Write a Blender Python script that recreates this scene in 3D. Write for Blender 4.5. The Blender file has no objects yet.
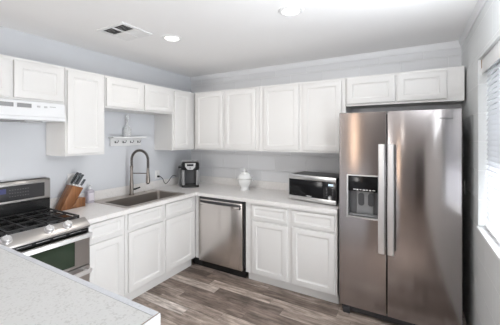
import bpy, bmesh, math, random
from mathutils import Vector, Matrix
C = bpy.context.scene
PI = math.pi
rnd = random.Random(7)

# ------------------------------------------------------------------ camera
cam_d = bpy.data.cameras.new('camera')
cam = bpy.data.objects.new('camera', cam_d)
C.collection.objects.link(cam)
cam.location = (2.907, -3.292, 1.578)
cam.rotation_euler = (PI / 2, 0, 0.5195)
cam_d.sensor_fit = 'HORIZONTAL'
cam_d.sensor_width = 36.0
cam_d.lens = 284.63 / 500 * 36
cam_d.shift_x = 0.0
cam_d.shift_y = -(162.5 - 137.08) / 500
cam_d.clip_start = 0.02
C.camera = cam

# ------------------------------------------------------------------ world, lights, exposure
W_RIGHT, CEIL, REAR = 3.302, 2.479, -7.2
world = bpy.data.worlds.new('daylight'); C.world = world
world.use_nodes = True
bg = world.node_tree.nodes['Background']
bg.inputs['Color'].default_value = (0.93, 0.97, 1.0, 1)
bg.inputs['Strength'].default_value = 8.0

def area(name, loc, rot, sx, sy, power, col):
    l = bpy.data.lights.new(name, 'AREA'); l.shape = 'RECTANGLE'
    l.size, l.size_y, l.energy, l.color = sx, sy, power, col
    o = bpy.data.objects.new(name, l); C.collection.objects.link(o)
    o.location = loc; o.rotation_euler = rot
    return o
# added fill light on the window wall, out of view; no door there
area('added_side_fill', (W_RIGHT - 0.017, -2.06, 1.0), (0, PI / 2 + 0.1, 0), 1.8, 0.8, 27, (0.94, 0.97, 1.0)).data.spread = math.radians(132)
# added upward fill in place of window light bouncing onto the ceiling
area('added_ceiling_uplight', (W_RIGHT - 0.03, -2.0, 1.95), (0, PI / 2 + 1.1, 0), 0.4, 0.8, 33, (0.90, 0.95, 1.0))
# added fill light before the rear wall, which has no opening
area('added_rear_fill', (0.36, REAR + 0.1, 1.2), (PI / 2, 0, 0), 0.6, 2.1, 62, (1.0, 0.985, 0.965))
LAMP_W = 2.4
LAMP_COL = (1.0, 0.955, 0.90)
LAMP_GLOW = 4.0
# added overhead fill lights without fixtures, unseen beside and behind the camera
for lx, ly in ((1.006, -3.3), (2.155, -4.4)):
    area('added_overhead_fill', (lx, ly, 2.467), (0, 0, 0), 0.115, 0.115, LAMP_W, LAMP_COL)

vs = C.view_settings
C.display_settings.display_device = 'sRGB'
vs.view_transform = 'Standard'; vs.look = 'None'; vs.gamma = 1.0; vs.use_curve_mapping = False
vs.exposure = 0.32

# ------------------------------------------------------------------ materials
def mat(name, col=(0.8, 0.8, 0.8), rough=0.5, metal=0.0, spec=0.5, **kw):
    m = bpy.data.materials.new(name); m.use_nodes = True
    b = m.node_tree.nodes['Principled BSDF']
    b.inputs['Base Color'].default_value = (*col, 1)
    b.inputs['Roughness'].default_value = rough
    b.inputs['Metallic'].default_value = metal
    b.inputs['Specular IOR Level'].default_value = spec
    for k, v in kw.items():
        b.inputs[k.replace('_', ' ')].default_value = v
    return m
def nd(m, t, **kw):
    n = m.node_tree.nodes.new(t)
    for k, v in kw.items(): setattr(n, k, v)
    return n
def lk(m, a, b): m.node_tree.links.new(a, b)
def bsdf(m): return m.node_tree.nodes['Principled BSDF']
def math_n(m, op, a, b=None, clamp=False):
    n = nd(m, 'ShaderNodeMath', operation=op); n.use_clamp = clamp
    for i, v in enumerate((a, b)):
        if v is None: continue
        if isinstance(v, (int, float)): n.inputs[i].default_value = v
        else: lk(m, v, n.inputs[i])
    return n.outputs[0]
def world_pos(m):
    return nd(m, 'ShaderNodeNewGeometry').outputs['Position']
def scaled(m, vec, s):
    n = nd(m, 'ShaderNodeVectorMath', operation='MULTIPLY'); lk(m, vec, n.inputs[0]); n.inputs[1].default_value = s
    return n.outputs[0]
def ramp(m, fac, stops):
    n = nd(m, 'ShaderNodeValToRGB'); e = n.color_ramp.elements
    while len(e) < len(stops): e.new(0.5)
    for q, (p, c) in zip(e, stops): q.position = p; q.color = (*c, 1)
    lk(m, fac, n.inputs[0]); return n.outputs[0]
def noise(m, vec, scale, detail=3, rough=0.5):
    n = nd(m, 'ShaderNodeTexNoise'); n.inputs['Scale'].default_value = scale
    n.inputs['Detail'].default_value = detail; n.inputs['Roughness'].default_value = rough
    lk(m, vec, n.inputs['Vector']); return n.outputs['Fac']
def bump(m, h, dist, strength=1.0):
    n = nd(m, 'ShaderNodeBump'); n.inputs['Strength'].default_value = strength
    n.inputs['Distance'].default_value = dist; lk(m, h, n.inputs['Height'])
    lk(m, n.outputs[0], bsdf(m).inputs['Normal'])

def block_wall(name, col, joint, along):
    """painted concrete block, running bond 0.40 x 0.20"""
    m = mat(name, col, 0.55)
    sp = nd(m, 'ShaderNodeSeparateXYZ'); lk(m, world_pos(m), sp.inputs[0])
    cb = nd(m, 'ShaderNodeCombineXYZ')
    lk(m, sp.outputs['XYZ'.index(along)], cb.inputs[0]); lk(m, math_n(m, 'ADD', sp.outputs[2], 0.055), cb.inputs[1])
    br = nd(m, 'ShaderNodeTexBrick'); br.offset = 0.5
    lk(m, cb.outputs[0], br.inputs['Vector'])
    br.inputs['Scale'].default_value = 1.0
    br.inputs['Brick Width'].default_value = 0.40; br.inputs['Row Height'].default_value = 0.20
    br.inputs['Mortar Size'].default_value = 0.0035; br.inputs['Mortar Smooth'].default_value = 0.3
    br.inputs['Color1'].default_value = (*col, 1)
    br.inputs['Color2'].default_value = (*[c * 0.97 for c in col], 1)
    br.inputs['Mortar'].default_value = (*joint, 1)
    lk(m, br.outputs['Color'], bsdf(m).inputs['Base Color'])
    n1 = noise(m, world_pos(m), 60, 4)
    bump(m, math_n(m, 'SUBTRACT', math_n(m, 'MULTIPLY', n1, 0.35), br.outputs['Fac']), 0.004)
    return m

def painted(name, col, rough=0.6, sc=90, d=0.0006):
    m = mat(name, col, rough); bump(m, noise(m, world_pos(m), sc, 3), d); return m

def steel(name, col, rough, aniso=0.88, tangent=(0, 0, 1)):
    m = mat(name, col, rough, 1.0)
    b = bsdf(m)
    b.inputs['Anisotropic'].default_value = aniso
    cx = nd(m, 'ShaderNodeCombineXYZ')
    for i in range(3): cx.inputs[i].default_value = tangent[i]
    lk(m, cx.outputs[0], b.inputs['Tangent'])
    return m

def floor_mat():
    m = mat('floor_planks', (0.2, 0.17, 0.15), 0.42)
    PW, PL = 0.108, 0.72
    sp = nd(m, 'ShaderNodeSeparateXYZ'); lk(m, world_pos(m), sp.inputs[0])
    x, y = sp.outputs[0], sp.outputs[1]
    yr = math_n(m, 'DIVIDE', y, PW); row = math_n(m, 'FLOOR', yr)
    wn = nd(m, 'ShaderNodeTexWhiteNoise', noise_dimensions='1D'); lk(m, row, wn.inputs['W'])
    xr = math_n(m, 'ADD', math_n(m, 'DIVIDE', x, PL), math_n(m, 'MULTIPLY', wn.outputs['Value'], 7.3))
    col = math_n(m, 'FLOOR', xr)
    cb = nd(m, 'ShaderNodeCombineXYZ'); lk(m, row, cb.inputs[0]); lk(m, col, cb.inputs[1])
    w2 = nd(m, 'ShaderNodeTexWhiteNoise', noise_dimensions='3D'); lk(m, cb.outputs[0], w2.inputs['Vector'])
    base = ramp(m, w2.outputs['Value'], [(0.0, (0.075, 0.060, 0.052)), (0.3, (0.135, 0.108, 0.092)), (0.55, (0.185, 0.155, 0.135)), (0.8, (0.24, 0.205, 0.18)), (1.0, (0.30, 0.275, 0.255))])
    off = nd(m, 'ShaderNodeVectorMath', operation='ADD'); lk(m, world_pos(m), off.inputs[0])
    lk(m, scaled(m, w2.outputs['Color'], (9, 9, 9)), off.inputs[1])
    g1 = noise(m, scaled(m, off.outputs[0], (4.0, 42, 1)), 1.0, 6, 0.65)
    g2 = noise(m, scaled(m, off.outputs[0], (7, 18, 1)), 1.0, 4, 0.6)
    gr = ramp(m, math_n(m, 'ADD', math_n(m, 'MULTIPLY', g1, 0.6), math_n(m, 'MULTIPLY', g2, 0.4)),
              [(0.36, (0.40, 0.38, 0.37)), (0.5, (1.0, 0.98, 0.97)), (0.64, (1.7, 1.73, 1.77))])
    mx = nd(m, 'ShaderNodeMix', data_type='RGBA', blend_type='MULTIPLY'); mx.inputs['Factor'].default_value = 1.0
    lk(m, base, mx.inputs['A']); lk(m, gr, mx.inputs['B'])
    fy = math_n(m, 'FRACT', yr); fx = math_n(m, 'FRACT', xr)
    gy = math_n(m, 'LESS_THAN', fy, 0.018); gx = math_n(m, 'LESS_THAN', fx, 0.003)
    gap = math_n(m, 'MAXIMUM', gy, gx)
    m2 = nd(m, 'ShaderNodeMix', data_type='RGBA'); lk(m, gap, m2.inputs['Factor'])
    lk(m, mx.outputs['Result'], m2.inputs['A']); m2.inputs['B'].default_value = (0.05, 0.042, 0.037, 1)
    lk(m, scaled(m, m2.outputs['Result'], (1.75, 1.70, 1.67)), bsdf(m).inputs['Base Color'])
    bump(m, math_n(m, 'SUBTRACT', math_n(m, 'MULTIPLY', g1, 0.3), gap), 0.0012)
    return m

def stone(name, col, speck, amount=0.62, scale=140):
    m = mat(name, col, 0.28)
    n1 = noise(m, world_pos(m), scale, 2, 0.5)
    n2 = noise(m, world_pos(m), scale * 0.16, 3, 0.6)
    f = math_n(m, 'ADD', math_n(m, 'MULTIPLY', n1, 0.7), math_n(m, 'MULTIPLY', n2, 0.3))
    lk(m, ramp(m, f, [(0.0, col), (amount - 0.06, col), (amount + 0.05, speck)]), bsdf(m).inputs['Base Color'])
    return m

def wood(name, dark, light, sc=(40, 40, 3)):
    m = mat(name, dark, 0.4)
    tc = nd(m, 'ShaderNodeTexCoord').outputs['Object']
    f = noise(m, scaled(m, tc, sc), 1.0, 4)
    lk(m, ramp(m, f, [(0.3, dark), (0.7, light)]), bsdf(m).inputs['Base Color'])
    return m

def emit(name, col, s):
    m = mat(name, col, 0.5)
    bsdf(m).inputs['Emission Color'].default_value = (*col, 1); bsdf(m).inputs['Emission Strength'].default_value = s
    return m

def glass(name, col=(1, 1, 1), rough=0.0, ior=1.45):
    return mat(name, col, rough, 0.0, 0.5, Transmission_Weight=1.0, IOR=ior)

def slat_mat():
    m = bpy.data.materials.new('vinyl_slats'); m.use_nodes = True
    nt = m.node_tree; out = nt.nodes['Material Output']; nt.nodes.remove(nt.nodes['Principled BSDF'])
    d = nt.nodes.new('ShaderNodeBsdfDiffuse'); d.inputs[0].default_value = (0.80, 0.81, 0.83, 1)
    t = nt.nodes.new('ShaderNodeBsdfTranslucent'); t.inputs[0].default_value = (0.80, 0.81, 0.83, 1)
    x = nt.nodes.new('ShaderNodeMixShader'); x.inputs[0].default_value = 0.45
    nt.links.new(d.outputs[0], x.inputs[1]); nt.links.new(t.outputs[0], x.inputs[2]); nt.links.new(x.outputs[0], out.inputs[0])
    return m

M = dict(
    drywall=painted('pale_blue_grey_paint', (0.655, 0.67, 0.70)),
    block_back=block_wall('painted_block_back', (0.73, 0.735, 0.75), (0.82, 0.825, 0.835), 'X'),
    block_right=block_wall('painted_block_right', (0.70, 0.715, 0.715), (0.80, 0.81, 0.81), 'Y'),
    trim=painted('trim_paint', (0.76, 0.765, 0.78), 0.5),
    ceil=painted('ceiling_paint', (0.90, 0.893, 0.89), 0.8, 120, 0.001),
    floor=floor_mat(),
    cab=mat('white_cabinet_paint', (0.765, 0.755, 0.742), 0.38),
    counter=stone('white_counter', (0.82, 0.80, 0.785), (0.66, 0.64, 0.62), 0.60, 160),
    bar=stone('white_bar_top', (0.66, 0.665, 0.66), (0.54, 0.54, 0.53), 0.58, 150),
    bar_edge=stone('white_bar_edge', (0.64, 0.66, 0.70), (0.56, 0.58, 0.62), 0.60, 120),
    seam=mat('brown_laminate_seam', (0.33, 0.26, 0.21), 0.6),
    steel=steel('fridge_steel', (0.42, 0.39, 0.385), 0.16),
    steel_dw=steel('dishwasher_steel', (0.70, 0.66, 0.63), 0.26),
    steel_x=steel('range_steel', (0.50, 0.48, 0.465), 0.30, 0.5, (0, 0, 1)),
    chrome=mat('satin_metal', (0.72, 0.715, 0.71), 0.28, 1.0),
    bright=mat('pale_satin_metal', (0.88, 0.88, 0.89), 0.36, 1.0),
    nickel=mat('brushed_nickel', (0.23, 0.205, 0.185), 0.30, 1.0),
    sink=mat('sink_steel', (0.33, 0.30, 0.275), 0.40, 0.85),
    sink_rim=mat('sink_rim_steel', (0.52, 0.475, 0.44), 0.36, 0.9),
    black=mat('black_enamel', (0.012, 0.012, 0.013), 0.25),
    matte=mat('matte_black', (0.018, 0.018, 0.018), 0.6),
    iron=mat('cast_iron', (0.022, 0.022, 0.023), 0.55),
    blackglass=mat('black_glass', (0.008, 0.008, 0.009), 0.16, 0, 0.25),
    guardglass=mat('smoked_panel', (0.045, 0.044, 0.047), 0.25),
    faintkey=mat('faint_key_print', (0.12, 0.12, 0.125), 0.4),
    darkgrey=mat('dark_grey_plastic', (0.06, 0.06, 0.065), 0.4),
    midgrey=mat('grey_plastic', (0.28, 0.28, 0.285), 0.4),
    slate=mat('slate_plastic', (0.10, 0.10, 0.105), 0.4),
    lightgrey=mat('light_grey_plastic', (0.55, 0.55, 0.56), 0.4),
    white=mat('white_plastic', (0.82, 0.82, 0.82), 0.35),
    hood=mat('white_enamel', (0.80, 0.81, 0.825), 0.3),
    ceramic=mat('white_ceramic', (0.84, 0.845, 0.84), 0.12),
    acacia=wood('knife_block_wood', (0.14, 0.05, 0.016), (0.31, 0.13, 0.046)),
    acacia2=wood('knife_block_foot_wood', (0.17, 0.068, 0.024), (0.34, 0.155, 0.06)),
    handle=mat('knife_handle', (0.055, 0.062, 0.068), 0.35),
    glass=mat('clear_glass', (0.88, 0.89, 0.89), 0.05, 0.0, 0.6, Alpha=0.28),
    pane=mat('window_glass', (0.5, 0.5, 0.5), 0.0, 0, 0.5, Alpha=0.05),
    pane_dimmed=mat('added_dimming_glass', (0.05, 0.05, 0.055), 0.0, 0, 0.5, Alpha=0.5),  # darkening added to the upper pane to dim daylight on the upper slats
    ovenglass=mat('oven_glass', (0.03, 0.046, 0.03), 0.08),
    slat=slat_mat(),
    vinyl=mat('window_vinyl', (0.78, 0.785, 0.79), 0.4),
    headrail=mat('grey_headrail', (0.22, 0.23, 0.23), 0.4),
    brown=mat('raw_wood', (0.30, 0.17, 0.075), 0.6),
    lamp=emit('lamp_diffuser', (1.0, 0.98, 0.95), LAMP_GLOW),
    clock=emit('clock_digits', (0.03, 0.035, 0.13), 0.12),
    lcd=emit('lcd_digits', (0.55, 0.7, 0.8), 0.5),
    soap=mat('lilac_soap', (0.74, 0.69, 0.77), 0.2, 0, 0.5, Transmission_Weight=0.35),
    paper=mat('paper_label', (0.74, 0.70, 0.75), 0.5),
    dark=mat('duct_inside', (0.045, 0.042, 0.04), 0.9),
    warm_glow=emit('added_amber_glow', (1.0, 0.74, 0.54), 5.0),  # added glow, mirrored as a warm streak in the refrigerator door
    dark_reflect=mat('dark_reflected_surface', (0.05, 0.035, 0.03), 0.45),  # added dark surface, mirrored as a dark band in the refrigerator door
    rwall=painted('rear_wall_paint', (0.34, 0.33, 0.325)),
)

# ------------------------------------------------------------------ geometry helpers
class MB:
    def __init__(s): s.bm = bmesh.new()
    def box(s, x0, x1, y0, y1, z0, z1, bev=0.0, seg=2):
        r = bmesh.ops.create_cube(s.bm, size=1.0)
        vs_ = r['verts']
        bmesh.ops.scale(s.bm, vec=(x1 - x0, y1 - y0, z1 - z0), verts=vs_)
        bmesh.ops.translate(s.bm, vec=((x0 + x1) / 2, (y0 + y1) / 2, (z0 + z1) / 2), verts=vs_)
        if bev:
            ed = list({e for v in vs_ for e in v.link_edges})
            bmesh.ops.bevel(s.bm, geom=ed, offset=bev, segments=seg, affect='EDGES', profile=0.5)
        return s
    def prism(s, poly, a0, a1, axis='x', bev=0.0):
        """poly in the two other axes (in xyz order), pulled from a0 to a1 along axis"""
        def P(u, v, a): return {'x': (a, u, v), 'y': (u, a, v), 'z': (u, v, a)}[axis]
        lo = [s.bm.verts.new(P(u, v, a0)) for u, v in poly]; hi = [s.bm.verts.new(P(u, v, a1)) for u, v in poly]
        fs = [s.bm.faces.new(lo), s.bm.faces.new(hi[::-1])]
        n = len(poly)
        for i in range(n): fs.append(s.bm.faces.new((lo[i], hi[i], hi[(i + 1) % n], lo[(i + 1) % n])))
        bmesh.ops.recalc_face_normals(s.bm, faces=fs)
        if bev:
            ed = list({e for f in fs for e in f.edges})
            bmesh.ops.bevel(s.bm, geom=ed, offset=bev, segments=2, affect='EDGES', profile=0.5)
        return s
    def tube(s, path, r, seg=10, caps=True):
        pts = [Vector(p) for p in path]; n = len(pts)
        rs = r if isinstance(r, (list, tuple)) else [r] * n
        rings = []; prev = None
        for i, p in enumerate(pts):
            t = (pts[min(i + 1, n - 1)] - pts[max(i - 1, 0)])
            t = t.normalized() if t.length > 1e-9 else Vector((0, 0, 1))
            if prev is None:
                a = Vector((0, 0, 1)) if abs(t.z) < 0.9 else Vector((1, 0, 0))
                u = t.cross(a).normalized()
            else:
                u = (prev - t * prev.dot(t)).normalized()
            prev = u; v = t.cross(u)
            rings.append([s.bm.verts.new(p + (u * math.cos(2 * PI * k / seg) + v * math.sin(2 * PI * k / seg)) * rs[i]) for k in range(seg)])
        fs = []
        for i in range(n - 1):
            for k in range(seg):
                fs.append(s.bm.faces.new((rings[i][k], rings[i][(k + 1) % seg], rings[i + 1][(k + 1) % seg], rings[i + 1][k])))
        if caps:
            fs.append(s.bm.faces.new(rings[0][::-1])); fs.append(s.bm.faces.new(rings[-1]))
        bmesh.ops.recalc_face_normals(s.bm, faces=fs)
        return s
    def cyl(s, p0, p1, r0, r1=None, seg=24): return s.tube([p0, p1], [r0, r0 if r1 is None else r1], seg)
    def lathe(s, prof, c=(0, 0, 0), seg=32, sy=1.0):
        rings = []
        for r, z in prof:
            if r < 1e-6: rings.append([s.bm.verts.new((c[0], c[1], c[2] + z))])
            else: rings.append([s.bm.verts.new((c[0] + r * math.cos(2 * PI * k / seg), c[1] + sy * r * math.sin(2 * PI * k / seg), c[2] + z)) for k in range(seg)])
        fs = []
        for a, b in zip(rings, rings[1:]):
            for k in range(seg):
                q = [a[k % len(a)], a[(k + 1) % len(a)], b[(k + 1) % len(b)], b[k % len(b)]]
                q = [v for i, v in enumerate(q) if v not in q[:i]]
                if len(q) > 2: fs.append(s.bm.faces.new(q))
        bmesh.ops.recalc_face_normals(s.bm, faces=fs)
        return s
    def rings(s, loops):
        """stack of equally long vertex loops, capped at both ends"""
        R = [[s.bm.verts.new(p) for p in L] for L in loops]; fs = []
        n = len(R[0])
        for a, b in zip(R, R[1:]):
            for k in range(n): fs.append(s.bm.faces.new((a[k], a[(k + 1) % n], b[(k + 1) % n], b[k])))
        fs.append(s.bm.faces.new(R[0][::-1])); fs.append(s.bm.faces.new(R[-1]))
        bmesh.ops.recalc_face_normals(s.bm, faces=fs)
        return s
    def cells(s, us, vs_, keep, a0, a1, P):
        """a slab of grid cells with holes: only outer faces; P(u, v, a) -> xyz"""
        n, k = len(us) - 1, len(vs_) - 1
        V = {}
        def vert(i, j, a):
            if (i, j, a) not in V: V[(i, j, a)] = s.bm.verts.new(P(us[i], vs_[j], a))
            return V[(i, j, a)]
        K = lambda i, j: 0 <= i < n and 0 <= j < k and keep(i, j)
        fs = []
        for i in range(n):
            for j in range(k):
                if not K(i, j): continue
                for a in (a0, a1): fs.append(s.bm.faces.new([vert(i, j, a), vert(i + 1, j, a), vert(i + 1, j + 1, a), vert(i, j + 1, a)]))
                for (di, dj, A, B) in ((-1, 0, (i, j), (i, j + 1)), (1, 0, (i + 1, j), (i + 1, j + 1)), (0, -1, (i, j), (i + 1, j)), (0, 1, (i, j + 1), (i + 1, j + 1))):
                    if not K(i + di, j + dj):
                        fs.append(s.bm.faces.new([vert(*A, a0), vert(*B, a0), vert(*B, a1), vert(*A, a1)]))
        bmesh.ops.recalc_face_normals(s.bm, faces=fs)
        return s
    def build(s, name, m, parent=None, loc=(0, 0, 0), smooth=True, ang=32):
        me = bpy.data.meshes.new(name)
        if smooth:
            lim = math.radians(ang)
            for f in s.bm.faces: f.smooth = True
            for e in s.bm.edges: e.smooth = len(e.link_faces) == 2 and e.calc_face_angle(0) < lim
        s.bm.to_mesh(me); s.bm.free()
        me.materials.append(m)
        o = bpy.data.objects.new(name, me); C.collection.objects.link(o)
        o.location = loc
        if parent: o.parent = parent
        return o

def tag(o, label, cat, group=None):
    o['label'] = label; o['category'] = cat
    if group: o['group'] = group
    return o
def thing(name, label, cat, loc=(0, 0, 0), rotz=0, group=None):
    o = bpy.data.objects.new(name, None); C.collection.objects.link(o)
    o.empty_display_size = 0.1; o.location = loc; o.rotation_euler = (0, 0, rotz)
    return tag(o, label, cat, group)
def struct(o): o['kind'] = 'structure'; return o
def copy_thing(root, loc, label, rotz=None):
    r = root.copy(); C.collection.objects.link(r); r.location = loc; r['label'] = label
    if rotz is not None: r.rotation_euler = (0, 0, rotz)
    for ch in root.children:
        c = ch.copy(); C.collection.objects.link(c); c.parent = r
        for g in ch.children:
            d = g.copy(); C.collection.objects.link(d); d.parent = c
    return r
def text_mesh(name, txt, size, m, parent, M4):
    cu = bpy.data.curves.new(name, 'FONT'); cu.body = txt; cu.size = size; cu.extrude = 0.0006
    cu.align_x = 'CENTER'; cu.align_y = 'CENTER'
    t = bpy.data.objects.new(name + '_tmp', cu); C.collection.objects.link(t)
    bpy.context.view_layer.update()
    me = bpy.data.meshes.new_from_object(t.evaluated_get(bpy.context.evaluated_depsgraph_get()))
    bpy.data.objects.remove(t); bpy.data.curves.remove(cu)
    me.transform(M4); me.materials.clear(); me.materials.append(m); me.name = name
    o = bpy.data.objects.new(name, me); C.collection.objects.link(o); o.parent = parent
    return o

# ------------------------------------------------------------------ the room shell
T = 0.2
struct(MB().box(-T, W_RIGHT + T, REAR - T, T, -0.1, 0).build('floor', M['floor']))
struct(MB().box(-T, W_RIGHT + T, REAR - T, T, CEIL, CEIL + 0.1).build('ceiling', M['ceil']))
struct(MB().box(-T, 0, REAR - T, T, 0, CEIL).build('wall_left', M['drywall']))
struct(MB().box(0, W_RIGHT, 0, T, 0, CEIL).build('wall_back', M['block_back']))
struct(MB().box(0, W_RIGHT, REAR - T, REAR, 0, CEIL).build('wall_rear', M['rwall']))
WY0, WY1, WZ0, WZ1 = -1.58, -0.787, 0.942, 2.113
struct(MB().cells([REAR - T, WY0, WY1, T], [0, WZ0, WZ1, CEIL], lambda i, j: not (i == 1 and j == 1), W_RIGHT, W_RIGHT + T,
                  lambda u, v, a: (a, u, v)).build('wall_right', M['block_right']))
# flat cornice strips under the ceiling on the two block walls
struct(MB().prism([(-0.022, CEIL), (-0.022, CEIL - 0.014), (-0.012, CEIL - 0.05), (-0.008, CEIL - 0.06), (0, CEIL - 0.06), (0, CEIL)], 0.0, W_RIGHT, 'x').build('trim_1', M['trim']))
struct(MB().prism([(W_RIGHT, CEIL), (W_RIGHT - 0.022, CEIL), (W_RIGHT - 0.022, CEIL - 0.014), (W_RIGHT - 0.012, CEIL - 0.05), (W_RIGHT - 0.008, CEIL - 0.06), (W_RIGHT, CEIL - 0.06)], REAR, -0.022, 'y').build('trim_2', M['trim']))
# rear end of the room (behind the camera): glowing strip and dark panel added for refrigerator reflections
struct(MB().box(1.29, 1.40, REAR, REAR + 0.04, 0.02, 2.42).build('added_glow_strip', M['warm_glow']))
struct(MB().box(2.62, 3.25, REAR, REAR + 0.04, 0, 2.2).build('added_dark_panel', M['dark_reflect']))

# window in the right wall
win = struct(MB().cells([WY0, WY0 + 0.05, WY1 - 0.05, WY1], [WZ0, WZ0 + 0.05, 1.39, 1.43, WZ1 - 0.05, WZ1],
                        lambda i, j: not (i == 1 and j in (1, 3)), W_RIGHT + 0.10, W_RIGHT + 0.15, lambda u, v, a: (a, u, v)).build('window_1', M['vinyl']))
struct(MB().box(W_RIGHT + 0.12, W_RIGHT + 0.126, WY0 + 0.05, WY1 - 0.05, WZ0 + 0.05, 1.39).build('window_pane', M['pane'], win))
struct(MB().box(W_RIGHT + 0.12, W_RIGHT + 0.126, WY0 + 0.05, WY1 - 0.05, 1.43, WZ1 - 0.05).build('window_pane', M['pane_dimmed'], win))
struct(MB().box(W_RIGHT - 0.012, W_RIGHT + 0.10, WY0 + 0.001, WY1 - 0.001, WZ0, WZ0 + 0.018, 0.004).build('trim_3', M['vinyl']))

bl = thing('window_blind', 'white horizontal slat blind hanging in the window beside the refrigerator', 'blind', (W_RIGHT + 0.05, (WY0 + WY1) / 2, WZ0))
hw = (WY1 - WY0) / 2 - 0.012
MB().box(-0.025, 0.025, -hw, hw, WZ1 - WZ0 - 0.045, WZ1 - WZ0 - 0.003, 0.003).build('headrail', M['headrail'], bl)
MB().box(-0.032, -0.0255, -hw, hw, WZ1 - WZ0 - 0.10, WZ1 - WZ0 - 0.003, 0.002).build('valance', M['white'], bl)
MB().box(-0.034, 0.025, hw + 0.001, hw + 0.011, WZ1 - WZ0 - 0.06, WZ1 - WZ0 - 0.003).build('end_bracket', M['brown'], bl)
sl = MB(); zz = 0.07; tl = math.radians(64)
while zz < WZ1 - WZ0 - 0.05:
    c, s_ = math.cos(tl) * 0.0195, math.sin(tl) * 0.0195
    prof = []
    for k in range(5):
        t = k / 2 - 1
        prof.append((c * t, -s_ * t * -1 + 0.003 * (1 - t * t)))
    # room-side edge low, window-side edge high
    up = [(x_, z_ + zz + 0.0008) for x_, z_ in prof]; dn = [(x_, z_ + zz - 0.0008) for x_, z_ in prof][::-1]
    lo = [sl.bm.verts.new((x_, -hw, z_)) for x_, z_ in up + dn]; hi = [sl.bm.verts.new((x_, hw, z_)) for x_, z_ in up + dn]
    for i in range(10): sl.bm.faces.new((lo[i], lo[(i + 1) % 10], hi[(i + 1) % 10], hi[i]))
    sl.bm.faces.new(lo[::-1]); sl.bm.faces.new(hi)
    zz += 0.033
bmesh.ops.recalc_face_normals(sl.bm, faces=sl.bm.faces)
sl.build('slat_panel', M['slat'], bl)
MB().box(-0.02, 0.02, -hw, hw, 0.024, 0.042, 0.004).build('bottom_rail', M['white'], bl)

# ------------------------------------------------------------------ cabinets
def door_mesh(x0, x1, z0, z1, yb, frame=0.052, th=0.020):
    """overlay door / drawer front: frame, moulded step and sunken centre panel; front faces -y"""
    prof = [(0, 0), (0, -th + 0.004), (0.0012, -th + 0.0012), (0.004, -th), (frame, -th), (frame + 0.004, -th + 0.006), (frame + 0.009, -th + 0.008),
            (frame + 0.013, -th + 0.0105), (frame + 0.017, -th + 0.0095)]
    L = [[(x0 + i, yb + y, z0 + i), (x1 - i, yb + y, z0 + i), (x1 - i, yb + y, z1 - i), (x0 + i, yb + y, z1 - i)] for i, y in prof]
    return MB().rings(L)

def cabinet(name, label, loc, rotz, w, d, z0, z1, doors, drawers=(), toe=0.0, x_frame=None, hole=None):
    """local frame: x along the front (0..w), back at y=0, front at y=-d"""
    t = thing(name, label, 'cabinet', loc, rotz)
    g = 0.001
    FT = 0.019
    us = [g, w - g]; zs = [z0, z1]
    if hole:   # open-topped carcass for a sink: sides, bottom, back
        a = 0.018
        m = MB(); ys = [-d + FT, -d + FT + a, -0.003 - a, -0.003]
        m.cells([g, g + a, w - g - a, w - g], ys, lambda i, j: not (i == 1 and j == 1), z0 + a, z1, lambda u, v, q: (u, v, q))
        m.box(g, w - g, -d + FT, -0.003, z0, z0 + a)
        m.build('carcass', M['cab'], t)
    else:
        MB().box(g, w - g, -d + FT, -0.003, z0, z1).build('carcass', M['cab'], t)
    # face frame around the openings
    opens = [(x0 + 0.012, x1 - 0.012, a + 0.012, b - 0.012) for x0, x1, a, b in list(doors) + list(drawers)]
    us = sorted({g, w - g, *[o[0] for o in opens], *[o[1] for o in opens]})
    zs = sorted({z0, z1, *[o[2] for o in opens], *[o[3] for o in opens]})
    def keep(i, j):
        u, v = (us[i] + us[i + 1]) / 2, (zs[j] + zs[j + 1]) / 2
        return not any(o[0] < u < o[1] and o[2] < v < o[3] for o in opens)
    MB().cells(us, zs, keep, -d, -d + FT - 0.0005, lambda u, v, a: (u, a, v)).build('face_frame', M['cab'], t)
    for x0, x1, a, b in doors: door_mesh(x0, x1, a, b, -d - 0.0005).build('door', M['cab'], t)
    for x0, x1, a, b in drawers: door_mesh(x0, x1, a, b, -d - 0.0005, 0.030).build('drawer', M['cab'], t)
    if toe: MB().box(g, w - g, -d + 0.062, -d + 0.08, 0.001, z0 - 0.0005).build('toe_kick', M['cab'], t)
    return t

R90 = PI / 2
DU, ZB, ZT, ZS = 0.32, 1.412, 2.177, 1.862
# left wall uppers: local x = world y - loc.y
def left(y0): return (0, y0, 0)
cabinet('wall_cabinet', 'white two-door wall cabinet mounted above the range hood', left(-2.722), R90, 0.758, DU, ZS - 0.002, ZT,
        [(0.03, 0.373, 1.876, 2.152), (0.395, 0.738, 1.876, 2.152)])
cabinet('wall_cabinet', 'tall white single-door wall cabinet directly right of the range hood', left(-1.962), R90, 0.36, DU, ZB, ZT,
        [(0.012, 0.336, 1.432, 2.152)])
cabinet('wall_cabinet', 'short white two-door wall cabinet bridging above the sink', left(-1.60), R90, 0.888, DU, ZS, ZT,
        [(0.010, 0.445, 1.880, 2.152), (0.463, 0.873, 1.880, 2.152)])
cabinet('wall_cabinet', 'tall white wall cabinet in the corner above the coffee maker', left(-0.71), R90, 0.707, DU, ZB, ZT,
        [(0.028, 0.30, 1.432, 2.152)])
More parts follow.
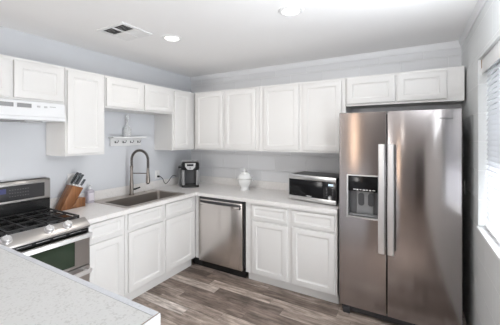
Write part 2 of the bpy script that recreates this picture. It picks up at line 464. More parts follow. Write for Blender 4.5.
# back wall uppers
cabinet('wall_cabinet', 'white two-door wall cabinet on back wall between corner and white lidded tureen', (0.345, 0, 0), 0, 0.985, DU, ZB, ZT,
        [(0.033, 0.472, 1.432, 2.152), (0.503, 0.945, 1.432, 2.152)])
cabinet('wall_cabinet', 'white two-door wall cabinet on back wall above the microwave, left of refrigerator', (1.332, 0, 0), 0, 0.988, DU, ZB, ZT,
        [(0.068, 0.496, 1.432, 2.152), (0.540, 0.950, 1.432, 2.152)])
cabinet('wall_cabinet', 'short wide white two-door wall cabinet above the refrigerator', (2.323, 0, 0), 0, 0.962, DU, 1.887, ZT,
        [(0.012, 0.440, 1.908, 2.155), (0.460, 0.838, 1.908, 2.155)])
# base cabinets
FD, ZK, ZC = 0.606, 0.115, 0.875
cabinet('base_cabinet', 'white base cabinet with one drawer and door right of the stove', left(-1.955), R90, 0.363, FD, ZK, ZC,
        [(0.022, 0.338, 0.135, 0.690)], [(0.018, 0.335, 0.712, 0.862)], toe=1)
cabinet('base_cabinet', 'white sink base cabinet with two doors and two false drawer fronts', left(-1.59), R90, 0.978, FD, ZK, ZC,
        [(0.030, 0.448, 0.135, 0.690), (0.490, 0.930, 0.135, 0.690)], [(0.026, 0.446, 0.712, 0.862), (0.486, 0.926, 0.712, 0.862)], toe=1, hole=True)
t = thing('corner_cabinet', 'white blind corner base cabinet with narrow filler left of the dishwasher', 'cabinet', (0, 0, 0))
MB().box(0.003, 0.638, -0.586, -0.003, ZK, ZC).build('carcass', M['cab'], t)
MB().box(0.612, 0.656, -0.611, -0.587, ZK, ZC).build('filler_strip', M['cab'], t)
MB().box(0.53, 0.662, -0.555, -0.535, 0.001, ZK - 0.001).build('toe_kick', M['matte'], t)
cabinet('base_cabinet', 'white base cabinet with two drawers over two doors left of the refrigerator', (1.318, 0, 0), 0, 0.984, FD, ZK - 0.012, ZC,
        [(0.088, 0.492, 0.118, 0.680), (0.542, 0.960, 0.118, 0.680)], [(0.086, 0.492, 0.702, 0.848), (0.542, 0.960, 0.702, 0.848)], toe=1)

# worktop: one L-shaped slab with the sink cut-out, upstands along both walls
SX0, SX1, SY0, SY1 = 0.095, 0.575, -1.545, -0.795
CT, CD = 0.914, 0.644
ct = thing('countertop', 'L-shaped white speckled worktop running from the stove to the refrigerator', 'countertop', (0, 0, ZC))
xs = [0.002, SX0, SX1, CD, 2.308]; ys = [-1.957, SY0, SY1, -CD, -0.002]
def keep(i, j):
    if i == 3: return j == 3
    return not (i == 1 and j == 1)
MB().cells(xs, ys, keep, 0.001, CT - ZC, lambda u, v, a: (u, v, a)).build('worktop', M['counter'], ct)
MB().cells([0.002, 0.020, 2.308], [-1.957, -0.020, -0.002], lambda i, j: i == 0 or j == 1, CT - ZC + 0.0005, CT - ZC + 0.095, lambda u, v, a: (u, v, a)).build('backsplash', M['counter'], ct)

# sink
sk = thing('sink', 'dark stainless drop-in single-basin sink under the tall faucet', 'sink', (0.335, -1.17, CT))
hx, hy = 0.270, 0.395
def rrect(ax, ay, r, z, cx=0, cy=0, n=5):
    P = []
    for (sx, sy, a0) in ((1, 1, 0), (-1, 1, 90), (-1, -1, 180), (1, -1, 270)):
        for k in range(n + 1):
            a = math.radians(a0 + 90 * k / n)
            P.append((cx + sx * (ax - r) + r * math.cos(a), cy + sy * (ay - r) + r * math.sin(a), z))
    return P
def shell(loops, name, m, parent):
    b = MB(); R = [[b.bm.verts.new(p) for p in L] for L in loops]; n = len(R[0]); fs = []
    for a, c in zip(R, R[1:]):
        for k in range(n): fs.append(b.bm.faces.new((a[k], a[(k + 1) % n], c[(k + 1) % n], c[k])))
    fs.append(b.bm.faces.new(R[-1]))
    bmesh.ops.recalc_face_normals(b.bm, faces=fs)
    return b.build(name, m, parent)
rim = MB(); n = 24
L = [rrect(hx, hy, 0.02, 0.0006), rrect(hx, hy, 0.02, 0.004), rrect(hx - 0.004, hy - 0.004, 0.02, 0.007), rrect(0.188, hy - 0.035, 0.03, 0.007, 0.043), rrect(0.186, hy - 0.037, 0.03, 0.0006, 0.043)]
R = [[rim.bm.verts.new(p) for p in q] for q in L]; fs = []
for a, c in zip(R, R[1:] + R[:1]):
    for k in range(len(a)): fs.append(rim.bm.faces.new((a[k], a[(k + 1) % len(a)], c[(k + 1) % len(a)], c[k])))
bmesh.ops.recalc_face_normals(rim.bm, faces=fs)
rim.build('rim', M['sink_rim'], sk)
shell([rrect(0.187, hy - 0.036, 0.03, 0.004, 0.043), rrect(0.183, hy - 0.040, 0.03, -0.03, 0.043), rrect(0.170, hy - 0.05, 0.03, -0.19, 0.043), rrect(0.150, hy - 0.07, 0.03, -0.20, 0.043)], 'basin', M['sink'], sk)
MB().lathe([(0, 0.004), (0.03, 0.004), (0.042, 0.002), (0.042, 0.0)], (0.043, 0, -0.1995)).build('drain', M['chrome'], sk)
MB().lathe([(0, 0.012), (0.014, 0.012), (0.02, 0.006), (0.022, 0.0)], (-0.215, 0.22, 0.0072)).build('hole_cover', M['sink_rim'], sk)

# faucet
fz = CT + 0.0078
fa = thing('faucet', 'tall brushed-metal spring pull-down faucet standing behind the sink', 'faucet', (0.13, -1.15, fz))
MB().lathe([(0, 0), (0.030, 0), (0.030, 0.006), (0.024, 0.012), (0.022, 0.03), (0.021, 0.14), (0.017, 0.18), (0.015, 0.30), (0.017, 0.302), (0.017, 0.33), (0, 0.33)], seg=24).build('body', M['nickel'], fa)
dx, dy = 0.17, 0.085
path = []
for k in range(25):
    a = PI * k / 24
    rr = 0.5 - 0.5 * math.cos(a)
    path.append((dx * rr, dy * rr, 0.40 + 0.105 * math.sin(a)))
path = [(0, 0, 0.325), (0, 0, 0.36)] + path + [(dx, dy, 0.35), (dx, dy, 0.30)]
MB().tube(path, 0.0085, 10).build('hose', M['darkgrey'], fa)
# spring coil around the hose
def along(path, s):
    acc = 0
    P = [Vector(p) for p in path]
    tot = sum((b - a).length for a, b in zip(P, P[1:]))
    d = s * tot
    for a, b in zip(P, P[1:]):
        l = (b - a).length
        if acc + l >= d or b is P[-1]: return a + (b - a) * min(1, (d - acc) / max(l, 1e-9)), (b - a).normalized()
        acc += l
side = Vector((-dy, dx, 0)).normalized(); hel = []
TURNS = 46
for k in range(TURNS * 10 + 1):
    p, tn = along(path, k / (TURNS * 10))
    a = 2 * PI * k / 10
    hel.append(p + (side * math.cos(a) + tn.cross(side) * math.sin(a)) * 0.0130)
MB().tube(hel, 0.0036, 5).build('spring', M['nickel'], fa)
hd = MB().lathe([(0, 0), (0.020, 0), (0.024, 0.006), (0.022, 0.06), (0.017, 0.11), (0.014, 0.165), (0, 0.165)], (dx, dy, 0.135), 20).build('spray_head', M['nickel'], fa)
MB().lathe([(0.0, 0), (0.0145, 0), (0.0155, 0.012), (0, 0.012)], (dx, dy, 0.123), 20).build('nozzle', M['matte'], hd)
MB().tube([(0, 0, 0.245), (dx * 0.5, dy * 0.5, 0.245), (dx - 0.012, dy - 0.006, 0.245)], 0.006, 8).build('support_arm', M['nickel'], fa)
MB().tube([(0.003, 0.018, 0.058), (0.01, 0.045, 0.06), (0.02, 0.10, 0.072)], [0.011, 0.010, 0.007], 10).build('lever', M['matte'], fa)

# ------------------------------------------------------------------ dishwasher
dw = thing('dishwasher', 'stainless steel dishwasher in the back run beside the inner corner', 'dishwasher', (0.977, 0, 0))
hw_ = 0.308
MB().box(-hw_, hw_, -0.575, -0.02, 0.112, 0.868).build('tub', M['darkgrey'], dw)
MB().box(-hw_ + 0.003, hw_ - 0.006, -0.622, -0.577, 0.100, 0.842, 0.006).build('door', M['steel_dw'], dw)
MB().box(-hw_ + 0.003, hw_ - 0.006, -0.612, -0.577, 0.8425, 0.862, 0.003).build('control_strip', M['darkgrey'], dw)
hp = []
for k in range(13):
    u = k / 12 * 2 - 1
    hp.append((u * 0.275, -0.632 - 0.024 * (1 - u ** 4), 0.795 - 0.004 * (1 - u * u)))
hb = MB()
R = [[(x_, y_ - 0.006, z_ - 0.012), (x_, y_ + 0.004, z_ - 0.014), (x_, y_ + 0.004, z_ + 0.014), (x_, y_ - 0.006, z_ + 0.012)] for x_, y_, z_ in hp]
hb.rings(R); hb.build('handle', M['steel_dw'], dw)
MB().box(-0.285, 0.285, -0.6255, -0.6225, 0.772, 0.826, 0.001).build('handle_recess', M['darkgrey'], dw)
MB().box(-hw_, hw_, -0.556, -0.53, 0.001, 0.0985).build('kick_plate', M['black'], dw)

# ------------------------------------------------------------------ refrigerator
fr = thing('refrigerator', 'stainless steel side-by-side refrigerator with ice dispenser standing against the right wall', 'refrigerator', (2.330, -0.66, 0))
FW, FH, FZ = 0.899, 1.795, 0.078
SPL = 0.3885
MB().box(0.006, FW - 0.006, 0.062, 0.63, 0.03, FH - 0.02, 0.004).build('body', M['matte'], fr)
def fridge_door(x0, x1, hole=None):
    b = MB()
    if not hole:
        # gently crowned front
        n = 14; fr_ = []
        for k in range(n + 1):
            u = k / n
            e = min(u, 1 - u) * (x1 - x0)
            y = 0.012 * (1 - min(1, e / 0.012)) ** 2
            fr_.append((x0 + u * (x1 - x0), y))
        return b.box(x0, x1, 0.0, 0.058, FZ, FH, 0.007, 3)
    hx0, hx1, hz0, hz1 = hole
    b.cells([x0, hx0, hx1, x1], [FZ, hz0, hz1, FH], lambda i, j: not (i == 1 and j == 1), 0.0, 0.058, lambda u, v, a: (u, a, v))
    return b
DX0, DX1, DZ0, DZ1 = 0.067, 0.334, 0.872, 1.247
d1 = fridge_door(0.0, SPL - 0.003, (DX0, DX1, DZ0, DZ1)).build('left_door', M['steel'], fr)
bv = d1.modifiers.new('edge', 'BEVEL'); bv.width = 0.005; bv.segments = 2; bv.limit_method = 'ANGLE'
d2 = fridge_door(SPL + 0.003, FW).build('right_door', M['steel'], fr)
# dispenser
dp = MB().cells([DX0, DX0 + 0.011, DX1 - 0.011, DX1], [DZ0, DZ0 + 0.012, DZ1 - 0.008, DZ1], lambda i, j: not (i == 1 and j == 1), -0.006, 0.012, lambda u, v, a: (u, a, v)).build('dispenser', M['chrome'], fr)
MB().box(DX0 + 0.0115, DX1 - 0.0115, -0.003, 0.02, 1.105, DZ1 - 0.0085, 0.002).build('control_panel', M['blackglass'], dp)
MB().cells([DX0 + 0.0115, DX0 + 0.018, DX1 - 0.018, DX1 - 0.0115], [DZ0 + 0.0125, DZ0 + 0.02, 1.1045], lambda i, j: not (i == 1 and j == 1), 0.013, 0.056, lambda u, v, a: (u, a, v)).build('cavity', M['slate'], dp)
MB().box(DX0 + 0.018, DX1 - 0.018, 0.0562, 0.0575, DZ0 + 0.02, 1.104).build('back_panel', M['slate'], dp)
MB().box(DX0 + 0.075, DX1 - 0.055, 0.046, 0.056, DZ0 + 0.03, 1.10, 0.004).build('centre_panel', M['midgrey'], dp)
for q in (0.115, 0.195):
    MB().rings([[(x_ + DX0 + q - 0.0, y_, z_ + 1.03) for x_, z_, _ in rrect(0.024, 0.055, 0.02, 0)] for y_ in (0.045, 0.034)]).build('paddle', M['darkgrey'], dp)
MB().box(DX0 + 0.02, DX1 - 0.02, 0.002, 0.055, DZ0 + 0.0205, DZ0 + 0.028).build('drip_tray', M['midgrey'], dp)
for k in range(7):
    q = DX0 + 0.055 + k * 0.026
    MB().box(q, q + (0.016 if k % 3 else 0.021), -0.0038, -0.0031, 1.117 - (k % 2) * 0.003, 1.124).build('panel_icon', M['white'], dp)
# handles: tall flat bars on short posts, slightly bowed
for (x0, x1) in ((0.327, 0.376), (0.396, 0.447)):
    Lp = []
    for k in range(13):
        u = k / 12; z = 0.615 + u * 0.905; y = -0.050 - 0.012 * math.sin(PI * u)
        Lp.append([(x0, y - 0.004, z), (x0 + 0.008, y - 0.013, z), (x1 - 0.008, y - 0.013, z), (x1, y - 0.004, z), (x1 - 0.004, y + 0.008, z), (x0 + 0.004, y + 0.008, z)])
    hb = MB().rings(Lp).build('handle', M['bright'], fr)
    for z in (0.65, 1.485):
        MB().box((x0 + x1) / 2 - 0.012, (x0 + x1) / 2 + 0.012, -0.047, -0.0005, z - 0.02, z + 0.02, 0.003).build('handle_post', M['bright'], hb)
text_mesh('maker_badge', 'Whirlpool', 0.0215, M['matte'], fr, Matrix.Translation((0.797, -0.001, 1.722)) @ Matrix.Rotation(PI / 2, 4, 'X'))
MB().box(0.02, FW - 0.02, 0.03, 0.06, 0.022, 0.07, 0.003).build('grille', M['darkgrey'], fr)
for x_ in (0.03, FW - 0.09):
    MB().box(x_, x_ + 0.06, 0.014, 0.03 - 0.0005, 0.0005, 0.06, 0.006).build('foot', M['darkgrey'], fr)
for x_ in (0.03, FW - 0.11):
    MB().box(x_, x_ + 0.08, 0.07, 0.14, FH - 0.0195, FH - 0.003, 0.004).build('hinge_cover', M['darkgrey'], fr)

# ------------------------------------------------------------------ stove (double-oven gas range) and hood
ST0, ST1 = -2.722, -1.968
sw = (ST1 - ST0) / 2
st = thing('stove', 'stainless and black gas range with two oven doors against left wall', 'stove', (0, (ST0 + ST1) / 2, 0), R90)
MB().box(-sw + 0.002, sw - 0.002, -0.655, -0.012, 0.03, 0.905, 0.003).build('body', M['matte'], st)
ck = MB().box(-sw + 0.001, sw - 0.001, -0.60, -0.085, 0.9055, 0.922, 0.004).build('cooktop', M['black'], st)
# back guard
gd = MB().prism([(-0.012, 0.9225), (-0.082, 0.9225), (-0.082, 1.035), (-0.092, 1.045), (-0.092, 1.195), (-0.080, 1.213), (-0.012, 1.213)], -sw + 0.001, sw - 0.001, 'x').build('backguard', M['steel_x'], st)
MB().box(-sw + 0.0, sw - 0.0, -0.087, -0.0825, 0.923, 1.036).build('backguard_skirt', M['black'], gd)
MB().box(-sw + 0.05, sw - 0.048, -0.0965, -0.0925, 1.062, 1.182, 0.003).build('display_panel', M['guardglass'], gd)
MB().box(-0.03, 0.055, -0.0985, -0.0968, 1.125, 1.165).build('clock_display', M['clock'], gd)
for k in range(8):
    for j in range(3):
        q = 0.075 + k * 0.018
        MB().box(q, q + 0.010, -0.0975, -0.0968, 1.095 + j * 0.026, 1.099 + j * 0.026).build('touch_key', M['faintkey'], gd)
# control panel: rounded, sloping stainless front rail
cp = MB().prism([(-0.6005, 0.90), (-0.6005, 0.930), (-0.612, 0.937), (-0.630, 0.936), (-0.688, 0.898), (-0.698, 0.884), (-0.698, 0.872), (-0.690, 0.868), (-0.6565, 0.868), (-0.6565, 0.90)], -sw + 0.001, sw - 0.001, 'x').build('control_panel', M['steel_x'], st)
nrm = Vector((0, -0.548, 0.836)).normalized()
for q in (-0.265, -0.145, 0.102, 0.226):
    p = Vector((q, -0.660, 0.9165)) + nrm * 0.0005
    kb = MB().tube([p, p + nrm * 0.006, p + nrm * 0.0065, p + nrm * 0.024, p + nrm * 0.028], [0.031, 0.031, 0.028, 0.026, 0.022], 22).build('knob', M['bright'], st)
    u = Vector((1, 0, 0)); v = nrm.cross(u)
    c = p + nrm * 0.0285
    MB().rings([[c + u * a * 0.004 + v * b * 0.02 + nrm * h for a, b in ((-1, -1), (1, -1), (1, 1), (-1, 1))] for h in (0, 0.006)]).build('knob_grip', M['bright'], kb)
# black slotted vent strip under the panel
MB().box(-sw + 0.004, sw - 0.004, -0.675, -0.656, 0.835, 0.8675).build('vent_strip', M['black'], st)
for k in range(6):
    q = -sw + 0.06 + k * 0.11
    MB().box(q, q + 0.085, -0.6765, -0.6752, 0.848, 0.853).build('vent_slot', M['midgrey'], st)
def oven_door(z0, z1, wz0, wz1, hz, nm):
    d = MB().cells([-sw + 0.003, -sw + 0.09, sw - 0.115, sw - 0.003], [z0, wz0, wz1, z1], lambda i, j: not (i == 1 and j == 1), -0.695, -0.657, lambda u, v, a: (u, a, v)).build(nm, M['steel_x'], st)
    MB().box(-sw + 0.0905, sw - 0.1155, -0.692, -0.66, wz0 + 0.0005, wz1 - 0.0005).build('oven_window', M['ovenglass'], d)
    h = MB()
    h.rings([[(x_, -0.742 + yy, hz + z_) for yy, z_ in ((-0.006, -0.014), (0.006, -0.017), (0.012, 0.0), (0.006, 0.017), (-0.006, 0.014))] for x_ in (-sw + 0.012, sw - 0.012)])
    hh = h.build('handle', M['bright'], d)
    for x_ in (-sw + 0.03, sw - 0.055):
        MB().box(x_, x_ + 0.025, -0.7295, -0.6955, hz - 0.012, hz + 0.012, 0.003).build('handle_post', M['bright'], hh)
    return d
oven_door(0.585, 0.832, 0.605, 0.790, 0.822, 'upper_oven_door')
oven_door(0.075, 0.578, 0.14, 0.47, 0.545, 'lower_oven_door')
MB().box(-sw + 0.01, sw - 0.01, -0.62, -0.60, 0.001, 0.0295).build('kick_plate', M['black'], st)
# three cast iron grates with burners
for gi, gx in enumerate((-0.245, 0.0, 0.245)):
    gw = 0.117; g = MB(); z0, z1 = 0.938, 0.950
    ys = [-0.575, -0.563, -0.49, -0.478, -0.415, -0.403, -0.34, -0.328, -0.265, -0.253, -0.18, -0.168, -0.122, -0.11]
    us = [gx - gw, gx - gw + 0.012, gx - 0.065, gx - 0.053, gx - 0.006, gx + 0.006, gx + 0.053, gx + 0.065, gx + gw - 0.012, gx + gw]
    def kp(i, j, us=us, ys=ys):
        return i % 2 == 0 and (i in (0, 8) or True) and not (i in (2, 6) and False) if j % 2 == 1 and False else (j % 4 == 0 or i in (0, 8) or (i == 4) or j == 12)
    g.cells(us, ys, kp, z0, z1, lambda u, v, a: (u, v, a))
    for fx in (gx - gw, gx + gw - 0.012):
        for fy in (-0.575, -0.122):
            g.box(fx, fx + 0.012, fy, fy + 0.012, 0.9225, z0)
    g.build('grate', M['iron'], st)
for bx in (-0.245, 0.245):
    for by in (-0.45, -0.22):
        MB().lathe([(0.055, 0), (0.055, 0.006), (0.04, 0.008), (0.04, 0.013), (0, 0.0135)], (bx, by, 0.9225), 24).build('burner', M['iron'], st)

hd = thing('range_hood', 'white under-cabinet range hood mounted above the stove', 'range hood', (0, (ST0 + ST1) / 2, 0), R90)
hsw = sw - 0.006
MB().prism([(-0.004, 1.857), (-0.335, 1.857), (-0.340, 1.85), (-0.340, 1.785), (-0.345, 1.765), (-0.345, 1.715), (-0.338, 1.708), (-0.004, 1.708)], -hsw, hsw, 'x').build('body', M['hood'], hd)
MB().prism([(-0.3405, 1.783), (-0.352, 1.760), (-0.352, 1.74), (-0.3455, 1.737), (-0.3455, 1.7655), (-0.3405, 1.784)], -hsw, hsw, 'x').build('visor_lip', M['hood'], hd)
for q in (-0.085, 0.03):
    gr = MB().cells([q, q + 0.004, q + 0.098, q + 0.102], [1.800, 1.804, 1.836, 1.840], lambda i, j: not (i == 1 and j == 1), -0.344, -0.3405, lambda u, v, a: (u, a, v)).build('vent_grille', M['white'], hd)
    MB().box(q + 0.0045, q + 0.0975, -0.3425, -0.3405, 1.8045, 1.8355).build('grille_mesh', M['midgrey'], gr)
for q in (0.165, 0.215):
    MB().box(q, q + 0.022, -0.3455, -0.3405, 1.812, 1.826, 0.001).build('switch', M['lightgrey'], hd)
MB().box(0.255, 0.30, -0.3412, -0.3405, 1.821, 1.825).build('maker_mark', M['midgrey'], hd)
MB().box(-0.24, 0.10, -0.30, -0.08, 1.700, 1.7075, 0.002).build('grease_filter', M['midgrey'], hd)
MB().box(0.13, 0.25, -0.25, -0.13, 1.695, 1.7075, 0.006).build('lamp_lens', M['lightgrey'], hd)

# ------------------------------------------------------------------ raised bar counter in the foreground
BX, BY, BZ = 2.294, -2.729, 1.09
pn = thing('bar_counter', 'white raised bar counter in the foreground beside the stove', 'bar counter', (0, BY, 0))
MB().box(0.003, BX - 0.0015, -0.62, -0.0215, BZ - 0.05, BZ).build('bar_top', M['bar'], pn)
MB().box(0.003, BX - 0.0015, -0.0195, 0, BZ - 0.05, BZ - 0.0002).build('edge_strip', M['bar_edge'], pn)
MB().box(0.003, BX - 0.002, -0.0214, -0.0196, BZ - 0.05, BZ - 0.0008).build('seam', M['midgrey'], pn)
MB().box(BX - 0.0014, BX + 0.001, -0.62, 0, BZ - 0.049, BZ - 0.0004).build('end_band', M['seam'], pn)
MB().box(BX + 0.0011, BX + 0.004, -0.62, 0, BZ - 0.13, BZ - 0.0015).build('end_panel', M['bar_edge'], pn)
MB().box(0.003, BX - 0.05, -0.56, -0.035, 0.001, BZ - 0.0505).build('base_wall', M['drywall'], pn)

# ------------------------------------------------------------------ things on the worktop
ZW = CT + 0.0005
# microwave
mw = thing('microwave', 'black and silver countertop microwave oven beside the refrigerator', 'microwave', (2.012, -0.487, ZW), math.radians(-8.5))
MW = 0.262; MH = 0.272
MB().box(-MW, MW, 0.02, 0.36, 0.012, MH - 0.004, 0.006).build('case', M['darkgrey'], mw)
MB().box(-MW, MW, 0.0, 0.0195, MH - 0.047, MH, 0.004).build('top_band', M['chrome'], mw)
MB().box(-MW, MW, 0.0, 0.0195, 0.010, 0.052, 0.004).build('bottom_band', M['chrome'], mw)
dr = MB().box(-MW, 0.128, -0.002, 0.0195, 0.0525, MH - 0.0475, 0.003).build('door', M['blackglass'], mw)
for k in range(6):
    MB().box(-0.045 + k * 0.009, -0.045 + k * 0.009 + 0.006, -0.0028, -0.0021, 0.060, 0.068).build('badge_mark', M['white'], dr)
MB().box(-MW, -MW + 0.012, -0.0035, -0.0021, 0.0525, MH - 0.0475).build('door_edge', M['chrome'], dr)
pl = MB().box(0.131, 0.262, -0.001, 0.0195, 0.0525, MH - 0.0475, 0.003).build('control_panel', M['black'], mw)
MB().box(0.2625, MW, -0.001, 0.0195, 0.0525, MH - 0.0475).build('side_band', M['chrome'], mw)
MB().box(0.185, 0.235, -0.0018, -0.0011, 0.188, 0.208).build('display', M['lcd'], pl)
for r_ in range(6):
    for c_ in range(2):
        q = 0.160 + c_ * 0.062
        MB().box(q, q + 0.014, -0.0018, -0.0011, 0.095 + r_ * 0.014, 0.098 + r_ * 0.014).build('key', M['midgrey'], pl)
MB().tube([(0.205, -0.001, 0.075), (0.205, -0.012, 0.075), (0.205, -0.018, 0.075)], [0.0215, 0.020, 0.016], 22).build('dial', M['bright'], pl)
for x_ in (-0.24, 0.24):
    for y_ in (0.05, 0.32):
        MB().lathe([(0, 0), (0.013, 0), (0.015, 0.0118), (0, 0.0118)], (x_, y_, 0), 12).build('foot', M['matte'], mw)

# lidded tureen
tu = thing('tureen', 'white footed ceramic tureen with domed lid on the back worktop', 'tureen', (1.065, -0.205, ZW), math.radians(20))
MB().lathe([(0, 0), (0.060, 0), (0.062, 0.010), (0.058, 0.022), (0.052, 0.034), (0.062, 0.05), (0.080, 0.080), (0.087, 0.105), (0.086, 0.125), (0.080, 0.136), (0.088, 0.141), (0.0, 0.1415)]).build('bowl', M['ceramic'], tu)
ld = MB().lathe([(0, 0.142), (0.097, 0.142), (0.101, 0.147), (0.099, 0.153), (0.086, 0.158), (0.080, 0.178), (0.064, 0.196), (0.050, 0.206), (0.046, 0.222), (0.030, 0.227), (0, 0.2275)]).build('lid', M['ceramic'], tu)
MB().lathe([(0, 0.2278), (0.012, 0.2278), (0.010, 0.236), (0.017, 0.250), (0.018, 0.259), (0.012, 0.270), (0, 0.273)], seg=18).build('finial', M['ceramic'], ld)
for sx in (-1, 1):
    MB().tube([(sx * 0.0905, -0.022, 0.118), (sx * 0.106, -0.016, 0.115), (sx * 0.111, 0, 0.114), (sx * 0.106, 0.016, 0.115), (sx * 0.0905, 0.022, 0.118)], 0.006, 8).build('handle', M['ceramic'], tu)

# coffee maker
cm = thing('coffee_maker', 'black and grey pod coffee maker in the corner of the worktop', 'coffee maker', (0.285, -0.335, ZW), math.radians(40))
cm.scale = (1.10, 1.10, 1.06)
MB().rings([rrect(0.105, 0.125, 0.05, z) for z in (0.0, 0.03)]).build('base', M['matte'], cm)
MB().rings([rrect(0.098, 0.075, 0.045, z, 0, 0.045) for z in (0.0305, 0.215)]).build('rear_column', M['darkgrey'], cm)
MB().rings([rrect(0.1, 0.122, 0.06, 0.2155, 0, 0), rrect(0.107, 0.126, 0.06, 0.235, 0, 0), rrect(0.107, 0.126, 0.06, 0.285), rrect(0.098, 0.115, 0.06, 0.31), rrect(0.07, 0.09, 0.05, 0.32)]).build('brew_head', M['black'], cm)
# grey control fascia on the head front
fc = MB().prism([(-0.062, 0.303), (0.062, 0.303), (0.058, 0.26), (0.03, 0.222), (-0.03, 0.222), (-0.058, 0.26)], -0.140, -0.127, 'y', 0.003).build('fascia', M['lightgrey'], cm)
MB().box(-0.038, 0.038, -0.1425, -0.1405, 0.268, 0.292).build('screen', M['blackglass'], fc)
MB().cyl((0, -0.1405, 0.245), (0, -0.145, 0.245), 0.010).build('brew_button', M['midgrey'], fc)
MB().tube([(-0.1, -0.03, 0.29), (-0.088, -0.10, 0.325), (0, -0.132, 0.331), (0.088, -0.10, 0.325), (0.1, -0.03, 0.29)], 0.008, 8).build('handle', M['midgrey'], cm)
for sx in (-1, 1):
    MB().rings([rrect(0.018, 0.05, 0.014, z, sx * 0.084, -0.065) for z in (0.0305, 0.215)]).build('side_pillar', M['midgrey'], cm)
MB().rings([rrect(0.022, 0.075, 0.02, z, -0.123, 0.03) for z in (0.02, 0.235)]).build('water_tank', mat('smoky_tank', (0.16, 0.165, 0.17), 0.15), cm)
MB().rings([rrect(0.024, 0.078, 0.02, z, -0.123, 0.03) for z in (0.2355, 0.252)]).build('tank_lid', M['black'], cm)
MB().rings([rrect(0.06, 0.05, 0.03, z, 0, -0.068) for z in (0.0305, 0.038)]).build('drip_tray', M['black'], cm)

# power cord from the outlet to the coffee maker
def outlet(name, label, loc, rotz):
    o = thing(name, label, 'outlet', loc, rotz)
    MB().box(-0.036, 0.036, -0.0075, -0.0005, -0.058, 0.058, 0.003).build('cover_plate', M['white'], o)
    for z in (-0.02, 0.02):
        r = MB().box(-0.017, 0.017, -0.0095, -0.0076, z - 0.014, z + 0.014, 0.002).build('receptacle', M['white'], o)
        for x_ in (-0.006, 0.006):
            MB().box(x_ - 0.0012, x_ + 0.0012, -0.0101, -0.0096, z - 0.003, z + 0.006).build('slot', M['darkgrey'], r)
    return o
outlet('wall_outlet', 'white wall outlet above the wooden knife block', (0, -1.742, 1.165), R90)
outlet('wall_outlet', 'white wall outlet with black plug between faucet and coffee maker', (0, -0.66, 1.085), R90)
outlet('wall_outlet', 'pale wall outlet in the dark gap right of the refrigerator', (W_RIGHT, -0.19, 1.14), -R90)
cd = thing('power_cord', 'black power cord looping from wall outlet to the coffee maker', 'cord', (0.01, -0.66, 1.065))
MB().box(0.001, 0.028, -0.012, 0.012, -0.012, 0.012, 0.004).build('plug', M['matte'], cd)
pts = [(0.028, 0, 0), (0.05, 0.006, -0.004), (0.065, 0.03, -0.035), (0.07, 0.05, -0.085), (0.075, 0.075, -0.098), (0.08, 0.11, -0.075), (0.085, 0.15, -0.03), (0.088, 0.185, -0.006), (0.090, 0.215, -0.010), (0.094, 0.242, -0.02)]
def smooth(P, n=6):
    P = [Vector(p) for p in P]; out = []
    for i in range(len(P) - 1):
        a, b, c, d = P[max(i - 1, 0)], P[i], P[i + 1], P[min(i + 2, len(P) - 1)]
        for k in range(n):
            t = k / n
            out.append(0.5 * ((2 * b) + (-a + c) * t + (2 * a - 5 * b + 4 * c - d) * t * t + (-a + 3 * b - 3 * c + d) * t ** 3))
    return out + [P[-1]]
MB().tube(smooth(pts), 0.0042, 8).build('cable', M['matte'], cd)

# knife block and knives (local u = along the wall (+y), v = up)
kx0, kx1 = 0.062, 0.172
kbk = thing('knife_block', 'slanted brown wooden knife block beside the stove', 'knife block', (0.117, -1.81, ZW))
by = lambda y: y + 1.81
MB().prism([(by(-1.925), 0.0), (by(-1.828), 0.0), (by(-1.718), 0.178), (by(-1.815), 0.215)], -0.055, 0.055, 'x', 0.003).build('slotted_body', M['acacia'], kbk)
MB().prism([(by(-1.8265), 0.0), (by(-1.700), 0.0), (by(-1.700), 0.085), (by(-1.772), 0.085)], -0.055, 0.055, 'x', 0.003).build('foot_block', M['acacia2'], kbk)
kd = Vector((0, 0.52, 0.854)).normalized(); ku = Vector((0, 0.934, -0.357)).normalized()
def knife(name, label, s, x, ln, r=0.0125):
    p = Vector((x, by(-1.815), 0.215)) + ku * s + kd * 0.004 + Vector((0.117, -1.81, ZW))
    k = thing(name, label, 'knife', p, 0, 'black-handled knives in the wooden block')
    def sec(c, a, b): return [c + ku * (a * math.cos(q * PI / 5)) + Vector((1, 0, 0)) * (b * math.sin(q * PI / 5)) for q in range(10)]
    MB().rings([sec(kd * h, 0.0115, 0.008) for h in (0, 0.012)]).build('bolster', M['chrome'], k)
    hs = [(0.0122, .0105, .008), (0.03, .0115, .0085), (ln * .5, .0135, .009), (ln * .8, .0120, .009), (ln * .95, .0135, .009), (ln, .009, .006)]
    MB().rings([sec(kd * h + ku * (0.004 * (h / ln) ** 2), a, b) for h, a, b in hs]).build('handle', M['handle'], k)
    return k
knife('kitchen_knife', 'dark-handled knife at the highest left edge of the wooden block, nearest the stove', 0.016, 0.028, 0.125)
knife('kitchen_knife', 'dark-handled knife behind the highest one, close to the wall', 0.018, -0.028, 0.130)
knife('kitchen_knife', 'dark-handled knife in the middle of the front row of the wooden block', 0.044, 0.028, 0.118)
knife('kitchen_knife', 'dark-handled knife in the middle of the rear row of the wooden block', 0.046, -0.028, 0.125)
knife('kitchen_knife', 'dark-handled knife at the rear right of the wooden block, third from the stove', 0.072, -0.028, 0.105)
knife('kitchen_knife', 'shortest dark-handled knife at the lower right edge of the wooden block', 0.084, 0.028, 0.078)

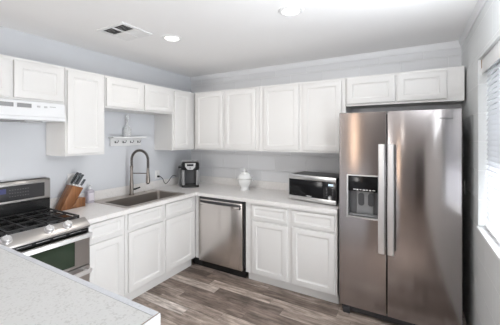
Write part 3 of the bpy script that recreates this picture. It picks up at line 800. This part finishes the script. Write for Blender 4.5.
# soap bottle
so = thing('soap_bottle', 'clear lilac soap bottle with white pump left of the sink', 'bottle', (0.098, -1.615, ZW))
so.location = (0.060, -1.592, ZW)
MB().rings([rrect(0.032, 0.036, 0.014, z) for z in (0.0, 0.115)] + [rrect(0.020, 0.022, 0.012, 0.13), rrect(0.012, 0.012, 0.009, 0.136)]).build('bottle', M['soap'], so)
MB().box(0.0322, 0.0328, -0.024, 0.024, 0.025, 0.10).build('paper_label', M['paper'], so)
pm = MB().lathe([(0, 0.1363), (0.014, 0.1363), (0.014, 0.15), (0.006, 0.152), (0.005, 0.172), (0, 0.172)], seg=14).build('pump', M['white'], so)
MB().box(-0.009, 0.034, -0.008, 0.008, 0.1725, 0.182, 0.003).build('nozzle', M['white'], pm)

# hook shelf and decanter
hs = thing('hook_shelf', 'small white wall shelf with four dark hooks above the faucet', 'shelf', (0, -1.128, 1.478))
MB().box(0.001, 0.017, -0.205, 0.200, 0.0, 0.088, 0.003).build('back_board', M['white'], hs)
MB().box(0.001, 0.100, -0.225, 0.215, 0.0885, 0.104, 0.003).build('ledge', M['white'], hs)
for q in (-0.15, -0.05, 0.05, 0.15):
    hk = MB().box(0.0172, 0.022, q - 0.006, q + 0.006, 0.032, 0.056, 0.002).build('hook', M['darkgrey'], hs)
    MB().tube(smooth([(0.022, q, 0.045), (0.040, q + 0.004, 0.036), (0.054, q + 0.01, 0.042), (0.058, q + 0.014, 0.062)], 4), [0.003] * 12 + [0.0045], 8).build('hook_prong', M['darkgrey'], hk)
dc = thing('decanter', 'clear glass decanter with stopper standing on the hook shelf', 'decanter', (0.052, -1.149, 1.5825))
prof = [(0, 0), (0.043, 0), (0.045, 0.004), (0.046, 0.085), (0.042, 0.10), (0.020, 0.125), (0.014, 0.14), (0.013, 0.185), (0.020, 0.20),
        (0.017, 0.20), (0.0105, 0.185), (0.0115, 0.14), (0.017, 0.122), (0.038, 0.098), (0.041, 0.085), (0.041, 0.010), (0, 0.009)]
MB().lathe(prof, seg=28).build('flask', M['glass'], dc)
MB().lathe([(0, 0.188), (0.009, 0.188), (0.0098, 0.2005), (0.017, 0.215), (0.021, 0.235), (0.016, 0.252), (0, 0.255)], seg=16).build('stopper', M['glass'], dc)

# ------------------------------------------------------------------ ceiling: vent and downlights
cv = thing('ceiling_vent', 'white square louvred air vent in the ceiling above the sink run', 'vent', (0.775, -1.712, CEIL - 0.0005))
a = 0.165
MB().cells([-a, -a + 0.028, -0.006, 0.006, a - 0.028, a], [-a + 0.015, -a + 0.04, -0.006, 0.006, a - 0.04, a - 0.015],
           lambda i, j: not (i in (1, 3) and j in (1, 3)), -0.010, 0.0, lambda u, v, q: (u, v, q)).build('frame', M['white'], cv)
for (x0, x1, left_half) in ((-a + 0.0285, -0.0065, 0), (0.0065, a - 0.0285, 1)):
    for (y0, y1, near) in ((-a + 0.0405, -0.0065, 1), (0.0065, a - 0.0405, 0)):
        MB().box(x0, x1, y0, y1, -0.0012, -0.0002).build('duct_opening', M['dark'], cv)
        lv = MB(); n = 6
        for k in range(n):
            yc = y0 + (y1 - y0) * (k + 0.5) / n
            sg = -0.009 if near == 0 else 0.009
            lv.prism([(yc - sg * 0.8 - 0.0007, -0.009), (yc - sg * 0.8 + 0.0007, -0.009), (yc + sg * 0.8 + 0.0007, -0.0016), (yc + sg * 0.8 - 0.0007, -0.0016)], x0, x1, 'x')
        lv.build('louvre_panel', M['white'], cv)

def downlight(x, y, label):
    d = thing('recessed_light', label, 'ceiling light', (x, y, CEIL), 0, 'round recessed ceiling lights')
    MB().lathe([(0.060, -0.004), (0.068, -0.010), (0.085, -0.006), (0.089, -0.0005), (0.060, -0.0005), (0.060, -0.004)], seg=40).build('trim_ring', M['white'], d)
    MB().lathe([(0, -0.004), (0.0595, -0.004), (0.0595, -0.0008), (0, -0.0008)], seg=40).build('diffuser', M['lamp'], d)
    l = bpy.data.lights.new('lamp_light', 'AREA'); l.shape = 'DISK'; l.size = 0.115; l.energy = LAMP_W; l.color = LAMP_COL
    o = bpy.data.objects.new('lamp_light', l); C.collection.objects.link(o); o.parent = d; o.location = (0, 0, -0.0115)
    return d
downlight(1.006, -1.396, 'round lit recessed ceiling light nearest the ceiling vent')
downlight(2.155, -1.387, 'round lit recessed ceiling light farther right, nearer the refrigerator side')
